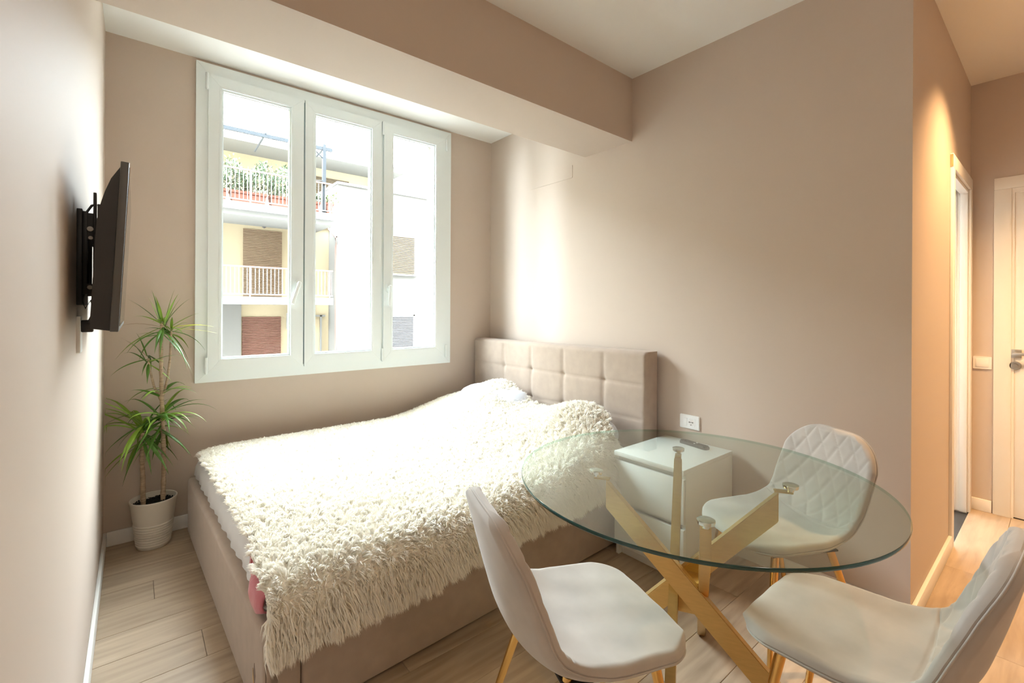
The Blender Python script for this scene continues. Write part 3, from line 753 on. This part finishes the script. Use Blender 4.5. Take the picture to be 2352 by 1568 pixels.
cane([(.036, .0, .80), (.058, .006, .90), (.070, .010, 1.02), (.074, .010, 1.17)], .0070, 'branch')
cane([(.032, 0, .78), (.000, .004, .86), (-.020, .004, .96), (-.026, .004, 1.02)], .0065, 'branch')
rl = random.Random(11)
def crown(c, n_, Lm, el0, el1, dr, azs=None, wd=.021, light=.4):
    for i in range(n_):
        az = (2 * PI * i / n_ + rl.uniform(-.35, .35)) if azs is None else rl.uniform(*azs)
        el = rl.uniform(el0, el1)
        m_ = 'leaf_light' if rl.random() < light else 'leaf_green'
        leaf((c[0] + .006 * math.cos(az), c[1] + .006 * math.sin(az), c[2] + rl.uniform(-.035, .02)), az, el, Lm * rl.uniform(.78, 1.12), wd * rl.uniform(.8, 1.15), dr * rl.uniform(.7, 1.3), m_, rl.uniform(-.4, .4))
# low big crown, its neighbour, the small middle crown and the twin tops
crown((-.046, 0, .650), 26, .30, -.2, 1.0, 1.25)
crown((-.046, 0, .60), 9, .25, -.9, -.2, .9)
crown((.030, -.012, .705), 20, .27, -.3, 1.0, 1.3)
crown((.030, -.012, .64), 7, .22, -1.0, -.3, .8)
crown((.030, 0, .84), 7, .20, -.1, 1.0, 1.0)
crown((-.026, .004, 1.02), 11, .18, -.6, 1.3, .9, wd=.015)
crown((.036, -.004, 1.215), 12, .19, .2, 1.4, .6, wd=.015, light=.6)
crown((.036, -.004, 1.17), 13, .26, -.9, .1, 1.3, wd=.017)
crown((.074, .010, 1.18), 10, .15, .1, 1.4, .6, wd=.013, light=.6)
leaf((.08, .0, 1.19), -.35, .20, .20, .019, .5, 'leaf_yellow'); leaf((.08, .0, 1.18), -.15, -.02, .21, .007, .3, 'leaf_yellow')
leaf((.03, 0, 1.19), PI + .25, .35, .22, .008, .9, 'leaf_dry'); leaf((-.03, 0, 1.03), PI - .1, .9, .16, .007, .5, 'leaf_dry')

# ------------------------------------------------------------------ glass table
TX, TY, TZ, TR = 1.443, .806, .750, .565
tb = empty('dining_table', (TX, TY, 0)); tag(tb, 'round clear glass table on crossed brushed gold bars', 'table')
bm = bmesh.new(); seg = 128
tops = [bm.verts.new(((TR - .0015) * math.cos(2 * PI * k / seg), (TR - .0015) * math.sin(2 * PI * k / seg), TZ)) for k in range(seg)]
bots = [bm.verts.new(((TR - .0015) * math.cos(2 * PI * k / seg), (TR - .0015) * math.sin(2 * PI * k / seg), TZ - .010)) for k in range(seg)]
bm.faces.new(tops); bm.faces.new(bots[::-1]); gt = add('glass_top', bm, 'table_glass', tb)
bm = bmesh.new(); lathe(bm, [(TR - .0016, TZ - .010), (TR - .0003, TZ - .0088), (TR, TZ - .005), (TR - .0003, TZ - .0012), (TR - .0016, TZ)], 160)
rim = add('polished_rim', bm, 'glass_rim', gt, 1.2)
def bar(pad, foot, th_=.030):
    """flat bar in a vertical plane from just inside the glass pad down past the hub to the far floor point"""
    p0 = Vector((*foot, 0)); p1 = Vector((*pad, 0)); Lh = (p1 - p0).length; d = (p1 - p0) / Lh
    M = Matrix(((d.x, -d.y, 0, p0.x), (d.y, d.x, 0, p0.y), (0, 0, 1, 0), (0, 0, 0, 1)))
    hv_ = .047; rt = Lh - .036; zt = .712 - hv_; sl_ = zt / rt
    poly = [(rt, zt + hv_), (rt, zt - hv_), ((hv_ + .004) / sl_, .004), ((.004 - hv_) / sl_, .004)]
    bm = bmesh.new(); prism(bm, poly, 'y', -th_ / 2, th_ / 2)
    bmesh.ops.bevel(bm, geom=bm.edges[:], offset=.0025, segments=2, affect='EDGES')
    bmesh.ops.transform(bm, matrix=M, verts=bm.verts)
    o = add('leg', bm, 'gold_brushed', tb, .5)
    bm = bmesh.new(); box(bm, (rt - .012, -.012, .711), (Lh + .006, .012, .717), .002, 2)
    bmesh.ops.transform(bm, matrix=M, verts=bm.verts); add('bracket', bm, 'gold_brushed', o, .6)
    bm = bmesh.new(); lathe(bm, [(.0005, .7165), (.009, .7165), (.010, TZ - .026), (.022, TZ - .022), (.0235, TZ - .016), (.0235, TZ - .0112), (.0215, TZ - .0102), (.0005, TZ - .0102)], 28, (p1.x, p1.y, 0)); add('glass_pad', bm, 'chrome', o, .6)
    bm = bmesh.new(); lathe(bm, [(.0005, 0), (.014, 0), (.014, .0042), (.0005, .0042)], 16, (p0.x, p0.y, 0)); add('foot_glide', bm, 'gap_dark', o)
for pad, foot in (((-.194, .240), (.135, -.347)), ((.264, .196), (-.352, -.135)), ((-.260, -.193), (.347, .140)), ((.190, -.242), (-.140, .347))): bar(pad, foot)
bm = bmesh.new(); box(bm, (-.034, -.034, .300), (.034, .034, .405), .003, 2, Matrix.Rotation(math.radians(30), 4, 'Z')); add('hub', bm, 'gold_brushed', tb, .5)

# ------------------------------------------------------------------ chairs
def chair_meshes():
    pr = np.array([(.222, .440), (.216, .455), (.19, .464), (.12, .465), (.04, .459), (-.04, .455), (-.11, .459), (-.155, .474), (-.19, .505), (-.212, .545), (-.229, .60), (-.245, .66), (-.259, .72), (-.271, .775), (-.279, .822)])
    # dense arclength resampling with Catmull-Rom
    def cr(P, n=24):
        o = []
        Q = np.vstack([2 * P[0] - P[1], P, 2 * P[-1] - P[-2]])
        for i in range(1, len(Q) - 2):
            for k in range(n):
                t = k / n; p0, p1, p2, p3 = Q[i - 1:i + 3]
                o.append(.5 * (2 * p1 + (p2 - p0) * t + (2 * p0 - 5 * p1 + 4 * p2 - p3) * t * t + (3 * p1 - p0 - 3 * p2 + p3) * t ** 3))
        o.append(P[-1]); return np.array(o)
    C_ = cr(pr); sl = np.concatenate([[0], np.cumsum(np.linalg.norm(np.diff(C_, axis=0), axis=1))]); LT = sl[-1]
    def prof(s):
        return np.stack([np.interp(s, sl, C_[:, 0]), np.interp(s, sl, C_[:, 1])], -1)
    def dirp(s):
        d = prof(np.clip(s + .004, 0, LT)) - prof(np.clip(s - .004, 0, LT)); return d / np.linalg.norm(d, axis=-1, keepdims=True)
    def halfw(s):
        q = s / LT
        wm = np.interp(q, [0, .12, .30, .46, .56, .70, .85, 1.0], [.196, .214, .220, .212, .207, .212, .208, .186])
        R_ = np.where(q < .5, .105, .125); e_ = np.minimum(s, LT - s); e_ = np.clip(e_, 0, R_)
        return wm - R_ + np.sqrt(np.maximum(R_ ** 2 - (R_ - e_) ** 2, 0))
    nr, nc = 200, 96
    x_ = np.linspace(0, 1, nr); s = LT * (x_ - .5 * .55 * np.sin(2 * PI * x_) / PI * 1.0)   # denser rows at both ends
    s = np.sort(np.clip(s, 0, LT)); s[0], s[-1] = 0, LT
    a = np.sin(np.linspace(-PI / 2, PI / 2, nc)) * .35 + np.linspace(-1, 1, nc) * .65
    S_, A_ = np.meshgrid(s, a, indexing='ij'); Wd_ = halfw(S_); X = A_ * Wd_
    pc = prof(S_); tdir = dirp(S_); nrm = np.stack([-tdir[..., 1], tdir[..., 0]], -1); nrm = -nrm   # pick the sitter's side
    if nrm[20, 48, 1] < 0: nrm = -nrm
    q = S_ / LT
    curl = np.interp(q, [0, .15, .35, .48, .58, .75, .9, 1], [-.006, .004, .022, .046, .050, .038, .024, .012]) * np.abs(X / .21) ** 2.3
    d = np.minimum((1 - np.abs(A_)) * Wd_, np.minimum(S_, LT - S_))
    T_ = .040; e_ = .022; half = T_ / 2 * np.sqrt(np.clip(1 - (1 - np.clip(d / e_, 0, 1)) ** 2, 0, 1))
    s_seam = LT * .505
    seam_curve = s_seam - .018 * (1 - (X / .21) ** 2)
    back = smooth01(0, .012, S_ - seam_curve)
    pq = np.abs(np.sin(PI * (X / .074 + S_ / .128))); qq = np.abs(np.sin(PI * (X / .074 - S_ / .128)))
    quilt = np.minimum(pq, qq); quilt = .0046 * np.minimum(quilt * 1.6, 1) ** .55
    inner = smooth01(.004, .020, d)
    pad = (quilt - .002) * back * inner - .005 * np.exp(-((S_ - seam_curve) / .005) ** 2) * inner
    wr = (.0016 * np.sin(S_ * 38 + X * 21) * np.sin(X * 33 - S_ * 17)) * (1 - back) * inner
    def surf(off):
        c2 = pc + nrm * (curl + off)[..., None]
        return np.stack([X, c2[..., 0], c2[..., 1]], -1)
    front = surf(half + pad + wr); rear = surf(-half * 1.0)
    k_seam = int(np.argmin(np.abs(s - (s_seam - .006))))
    def mesh(name, G, flip, m):
        r_, c_ = G.shape[:2]; f = []
        for i in range(r_ - 1):
            for k in range(c_ - 1):
                q_ = i * c_ + k; t_ = (q_, q_ + 1, q_ + c_ + 1, q_ + c_); f.append(t_[::-1] if flip else t_)
        me = bpy.data.meshes.new(name); me.from_pydata(G.reshape(-1, 3).tolist(), [], f); me.update(); me.shade_smooth(); me.materials.append(MATS[m]); return me
    seat = mesh('seat', front[:k_seam + 1], False, 'velvet'); backm = mesh('backrest', front[k_seam:], False, 'velvet')
    ri = list(range(0, nr, 3)); ri = ri + ([nr - 1] if ri[-1] != nr - 1 else []); ki = list(range(0, nc, 2)); ki = ki + ([nc - 1] if ki[-1] != nc - 1 else [])
    shell = mesh('outer_shell', rear, True, 'velvet')
    # welt around the edge
    mid = surf(np.zeros_like(half) - .006)
    outl = [mid[i, 0] for i in range(0, nr, 2)] + [mid[-1, k] for k in range(4, nc - 4, 4)] + [mid[i, -1] for i in range(nr - 1, -1, -2)] + [mid[0, k] for k in range(nc - 5, 3, -4)]
    bm = bmesh.new(); n_ = len(outl); sg = 6; rings = []
    cen = np.mean(outl, axis=0)
    for i in range(n_):
        p = Vector(outl[i]); t = (Vector(outl[(i + 1) % n_]) - Vector(outl[i - 1])).normalized(); a1 = t.orthogonal().normalized() if i == 0 else (prev - t * prev.dot(t)).normalized(); prev = a1; b1 = t.cross(a1)
        rings.append([bm.verts.new(p + (a1 * math.cos(2 * PI * k / sg) + b1 * math.sin(2 * PI * k / sg)) * .0026) for k in range(sg)])
    for i in range(n_ - 1):
        for k in range(sg): bm.faces.new((rings[i][k], rings[i][(k + 1) % sg], rings[i + 1][(k + 1) % sg], rings[i + 1][k]))
    bmesh.ops.recalc_face_normals(bm, faces=bm.faces)
    welt = bpy.data.meshes.new('piping'); bm.to_mesh(welt); bm.free(); welt.shade_smooth(); welt.materials.append(MATS['velvet'])
    legs = []
    for (tx, ty, fx, fy) in ((-.145, .125, -.205, .200), (.145, .125, .205, .200), (-.135, -.105, -.200, -.235), (.135, -.105, .200, -.235)):
        bm = bmesh.new(); tube(bm, [(tx, ty, .437), (tx + (fx - tx) * .1, ty + (fy - ty) * .1, .395), (fx, fy, .006)], [.0135, .0135, .0075], 16); tube(bm, [(fx, fy, .006), (fx, fy, 0)], .008, 12)
        me = bpy.data.meshes.new('leg'); bmesh.ops.recalc_face_normals(bm, faces=bm.faces); bm.to_mesh(me); bm.free(); me.shade_smooth(); me.set_sharp_from_angle(angle=.7); me.materials.append(MATS['gold_leg']); legs.append(me)
    bm = bmesh.new(); box(bm, (-.16, -.125, .425), (.16, .145, .432), .002, 1)
    fr = bpy.data.meshes.new('underframe'); bm.to_mesh(fr); bm.free(); fr.materials.append(MATS['gap_dark'])
    return [('seat', seat), ('backrest', backm), ('outer_shell', shell), ('piping', welt), ('underframe', fr)] + [('leg', l) for l in legs]
CH = chair_meshes()
def chair(x, y_, facing, label):
    o = empty('dining_chair', (x, y_, 0), math.radians(facing - 90)); tag(o, label, 'chair', 'quilted velvet chairs around the glass table')
    for nme, me in CH:
        c = bpy.data.objects.new(nme, me); COL.objects.link(c); c.parent = o
    return o
chair(.935, .835, -20, 'taupe velvet chair beside the bed, its plain back towards the viewer')
chair(1.432, .335, 89, 'taupe velvet chair nearest the lower right corner, cut off by the frame')
chair(1.945, .725, 151, 'quilted taupe velvet chair against the wall seen through the glass table')

# ------------------------------------------------------------------ outside: the house across the courtyard
GY, BYF, KY = 17.0, 15.2, 16.1            # yellow wall, balcony front, white block front
hs = empty('yellow_house', (3.0, GY, -6)); tag(hs, 'yellow apartment house with two balconies across the courtyard', 'building')
def hB(name, lo, hi, m, parent=hs, bev=0):
    bm = bmesh.new(); o_ = Vector((3.0, GY, -6)); box(bm, Vector(lo) - o_, Vector(hi) - o_, bev, 1); return add(name, bm, m, parent, .6 if bev else None)
hB('wall', (-19, GY, -6), (5.43, GY + .3, 4.20), 'render_yellow')  # house walls stretched left out of view, to block low sky
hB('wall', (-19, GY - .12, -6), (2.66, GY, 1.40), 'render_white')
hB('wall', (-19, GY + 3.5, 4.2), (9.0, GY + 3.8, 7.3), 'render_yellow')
hB('sky_block_left', (-19, GY - .02, 4.36), (.4, GY + 4, 8.6), 'render_yellow')  # unseen mass, added to keep sky light off the right wall
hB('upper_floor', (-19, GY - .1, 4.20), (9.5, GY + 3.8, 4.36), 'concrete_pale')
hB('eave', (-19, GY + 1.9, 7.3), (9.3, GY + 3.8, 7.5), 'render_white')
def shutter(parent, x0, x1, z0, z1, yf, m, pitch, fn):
    f_ = fn('shutter', (x0, yf - .03, z0), (x1, yf - .005, z1), m, parent)
    return f_
def slatted(parent, base, x0, x1, z0, z1, yf, m, pitch):
    bm = bmesh.new(); z_ = z0
    while z_ < z1 - pitch * .5:
        prism(bm, [(yf - base[1], z_ - base[2]), (yf - .035 - base[1], z_ + pitch * .15 - base[2]), (yf - .035 - base[1], z_ + pitch * .7 - base[2]), (yf - base[1], z_ + pitch * .88 - base[2])], 'x', x0 - base[0], x1 - base[0]); z_ += pitch
    return add('shutter', bm, m, parent)
HB = (3.0, GY, -6)
def recess(parent, fn, x0, x1, z0, z1, yf):
    d = .05
    fn('window_frame', (x0 - .04, yf - .03, z0), (x0, yf, z1 + .04), 'concrete_pale', parent); fn('window_frame', (x1, yf - .03, z0), (x1 + .04, yf, z1 + .04), 'concrete_pale', parent)
slatted(hs, HB, 2.72, 3.87, 1.62, 3.90, GY - .001, 'shutter_tan', .055)
slatted(hs, HB, 2.70, 3.85, -1.2, 1.00, GY - .001, 'shutter_brown', .055)
slatted(hs, HB, 5.9, 7.4, 5.0, 6.95, GY + 3.499, 'shutter_beige', .07)
bm = bmesh.new(); bmesh.ops.create_uvsphere(bm, u_segments=20, v_segments=10, radius=1)
for vt in bm.verts: vt.co = Vector((vt.co.x * .085, vt.co.y * .05, vt.co.z * .13)) + Vector((3.32 - HB[0], -.05, 4.06 - HB[2]))
add('wall_lamp', bm, 'shutter_grey', hs, 1)
hB('air_conditioner', (4.02, GY - .30, .55), (4.65, GY, 1.12), 'rail_white', hs, .02)
hB('drain_pipe', (4.05, GY - .06, .99), (5.30, GY - .02, 1.05), 'rail_white')
hB('drain_pipe', (5.12, GY - .06, -3), (5.18, GY - .02, 1.04), 'rail_white')
# balconies
def balcony(zt, zb, x0, x1, zr, rim):
    s = hB('balcony_slab', (x0, BYF, zb), (x1, GY, zt), 'concrete_pale')
    if rim:
        hB('rim', (x0, BYF - .06, zt - .19), (x1 + .02, BYF, zt - .02), 'tile_rim', s); s2 = hB('gutter', (x0, BYF - .10, zt - .24), (x1, BYF, zt - .17), 'rail_white', s)
    rl_ = hB('railing', (x0, BYF + .03, zr - .045), (x1, BYF + .075, zr), 'rail_pink')
    bm = bmesh.new(); x = x0
    while x < x1:
        box(bm, (x - HB[0], BYF + .045 - HB[1], zt + .08 - HB[2]), (x + .018 - HB[0], BYF + .063 - HB[1], zr - .04 - HB[2])); x += .105
    box(bm, (x0 - HB[0], BYF + .04 - HB[1], zt + .06 - HB[2]), (x1 - HB[0], BYF + .07 - HB[1], zt + .09 - HB[2]))
    add('baluster', bm, 'rail_white', rl_)
    for x in (x0 + .02, 2.62, x1 - .1): hB('post', (x - .02, BYF + .02, zb + .05), (x + .02, BYF + .05, zr), 'rail_pink', rl_)
balcony(4.36, 3.98, -2.5, 5.00, 5.34, True)
balcony(1.62, 1.40, -2.5, 5.00, 2.52, False)
# white block on the right, standing forward
kb = empty('white_house', (6.5, KY, -6)); tag(kb, 'white plastered house wing with two shuttered windows', 'building')
def kB(name, lo, hi, m, parent=kb, bev=0):
    bm = bmesh.new(); o_ = Vector((6.5, KY, -6)); box(bm, Vector(lo) - o_, Vector(hi) - o_, bev, 1); return add(name, bm, m, parent, .6 if bev else None)
KB = (6.5, KY, -6)
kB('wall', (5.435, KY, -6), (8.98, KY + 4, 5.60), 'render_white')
kB('sky_block_right', (8.99, KY + 1.2, -6), (34, KY + 4, 6.4), 'render_white')  # added mass, keeps low sky light off the room's left wall
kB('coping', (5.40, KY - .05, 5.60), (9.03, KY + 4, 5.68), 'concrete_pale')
kB('roof_room', (8.6, KY + 4.2, 5.3), (16, KY + 7, 8.0), 'render_white')
slatted(kb, KB, 7.47, 8.37, 2.60, 4.05, KY - .001, 'shutter_beige', .06)
slatted(kb, KB, 7.47, 8.32, -.25, 1.00, KY - .001, 'shutter_grey', .06)
kB('window_ledge', (7.35, KY - .09, 2.54), (8.48, KY, 2.59), 'concrete_pale'); 
kB('window_frame', (8.325, KY - .03, -.25), (8.39, KY, 1.06), 'concrete_pale'); kB('window_frame', (7.40, KY - .03, 1.005), (8.39, KY, 1.06), 'concrete_pale')
bm = bmesh.new(); tube(bm, [(5.32, KY + .55, 4.1), (5.25, KY - .4, 3.7), (5.36, KY - .08, 3.4), (5.36, KY - .08, -6)], .045, 8)
for vt in bm.verts: vt.co -= Vector(KB)
add('drain_pipe', bm, 'tile_rim', kb, .8)
# terrace awnings far behind
aw = empty('terrace_awning', (11, 21.5, 7.6)); tag(aw, 'pale folded awning on the roof terrace behind the white wing', 'awning')
bm = bmesh.new(); prism(bm, [(-.6, .25), (-.6, .33), (.9, .62), (.9, .52)], 'y', -.6, .6); add('canvas', bm, 'canvas', aw)
B('arm', (-.55, -.62, .10), (.85, -.58, .15), 'shutter_grey', aw)
# blue pergola frame on the upper balcony
pg = empty('pergola', (4.73, BYF + .12, 4.36)); tag(pg, 'blue-grey metal pergola frame standing on the upper balcony', 'pergola')
B('post', (-.05, -.05, 0), (.05, .05, 2.22), 'pergola_blue', pg); B('post', (-4.55, -.05, 0), (-4.45, .05, 2.1), 'pergola_blue', pg)
B('beam', (-6.2, -.04, 2.03), (.25, .04, 2.14), 'pergola_blue', pg)
T('rafter', [(-1.70, -.05, 2.16), (-1.70, 1.6, 2.05)], .03, 'pergola_blue', pg, 6); T('rafter', [(0, 0, 2.1), (0, 1.6, 2.0)], .03, 'pergola_blue', pg, 6)
T('brace', [(-.35, 0, 2.05), (-.02, 0, 1.75)], .018, 'pergola_blue', pg, 6)
T('curved_brace', [(-.02, 0, 1.05), (-.25, 0, 1.02), (-.5, 0, .90), (-.62, 0, .75)], .015, 'pergola_blue', pg, 6)
# planters with oleanders, each one pot with its shrub
def shrub(x, y_, zt, wd, hh, m, n_, label, pot='terracotta', group='potted shrubs on the upper balcony', seed=1):
    o = empty('potted_shrub', (x, y_, zt)); tag(o, label, 'potted shrub', group)
    bm = bmesh.new(); prism(bm, [(-wd / 2 + .04, 0), (wd / 2 - .04, 0), (wd / 2, .34), (-wd / 2, .34)], 'y', -.17, .17); box(bm, (-wd / 2 - .02, -.19, .30), (wd / 2 + .02, .19, .37)); add('planter', bm, pot, o)
    r_ = random.Random(seed); v_ = []; f_ = []
    for i in range(n_):
        st = r_.uniform(-wd * .5, wd * .5); t = r_.random() ** .8; px = st + r_.gauss(0, .06) + st * .25 * t; py = r_.gauss(0, .13); pz = .34 + t * hh * (.75 + .25 * math.sin(st * 9 + seed))
        az = r_.uniform(0, 2 * PI); el = r_.uniform(.1, 1.3); L_ = r_.uniform(.07, .13); w_ = L_ * .16
        d = Vector((math.cos(az) * math.cos(el), math.sin(az) * math.cos(el), math.sin(el))); sd = d.cross(Vector((r_.random() - .5, r_.random() - .5, r_.random()))).normalized(); p = Vector((px, py, pz)); q = len(v_)
        v_ += [p, p + d * L_ * .5 + sd * w_, p + d * L_, p + d * L_ * .5 - sd * w_]; f_.append((q, q + 1, q + 2, q + 3))
    tag(addpy('foliage', v_, f_, m, o), None, None, None, 'stuff')
    bm = bmesh.new()
    for i in range(7):
        sx = (i - 3) / 7 * wd; tube(bm, [(sx * .7, 0, .3), (sx, r_.uniform(-.05, .05), .3 + hh * .5), (sx * 1.15, r_.uniform(-.1, .1), .3 + hh * .85)], [.012, .009, .004], 5)
    add('stems', bm, 'cane', o)
shrub(1.60, BYF + .42, 4.36, .92, .85, 'oleander', 1600, 'leafy shrub in a terracotta planter at the left end of the upper balcony', seed=3)
shrub(2.62, BYF + .42, 4.36, .92, 1.00, 'oleander', 1800, 'leafy shrub in a terracotta planter in the middle of the upper balcony', seed=5)
shrub(3.66, BYF + .42, 4.36, .92, 1.05, 'oleander', 1800, 'tallest leafy shrub in a terracotta planter, third along the upper balcony', seed=8)
shrub(4.42, BYF + .42, 4.36, .45, .45, 'oleander', 350, 'small shrub in a short terracotta planter beside the pergola post', seed=9)
shrub(4.92, BYF + .30, 4.36, .24, .42, 'bright_leaf', 260, 'bright green plant at the right end of the upper balcony', seed=12)
bm = bmesh.new()
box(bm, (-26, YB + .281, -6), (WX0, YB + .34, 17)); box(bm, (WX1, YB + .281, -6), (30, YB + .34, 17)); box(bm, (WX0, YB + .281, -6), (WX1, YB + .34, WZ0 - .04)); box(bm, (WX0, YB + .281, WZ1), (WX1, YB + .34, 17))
S(add('wall_facade', bm, 'render_own'), 'unseen outer face of the apartment house the room belongs to, raised tall to block sky')  # put in tall and wide to cut sky light on the houses opposite
S(B('ground_outside', (-30, YB + .4, -6.2), (50, 60, -6), 'ground_pale'), 'pale courtyard ground far below the window')
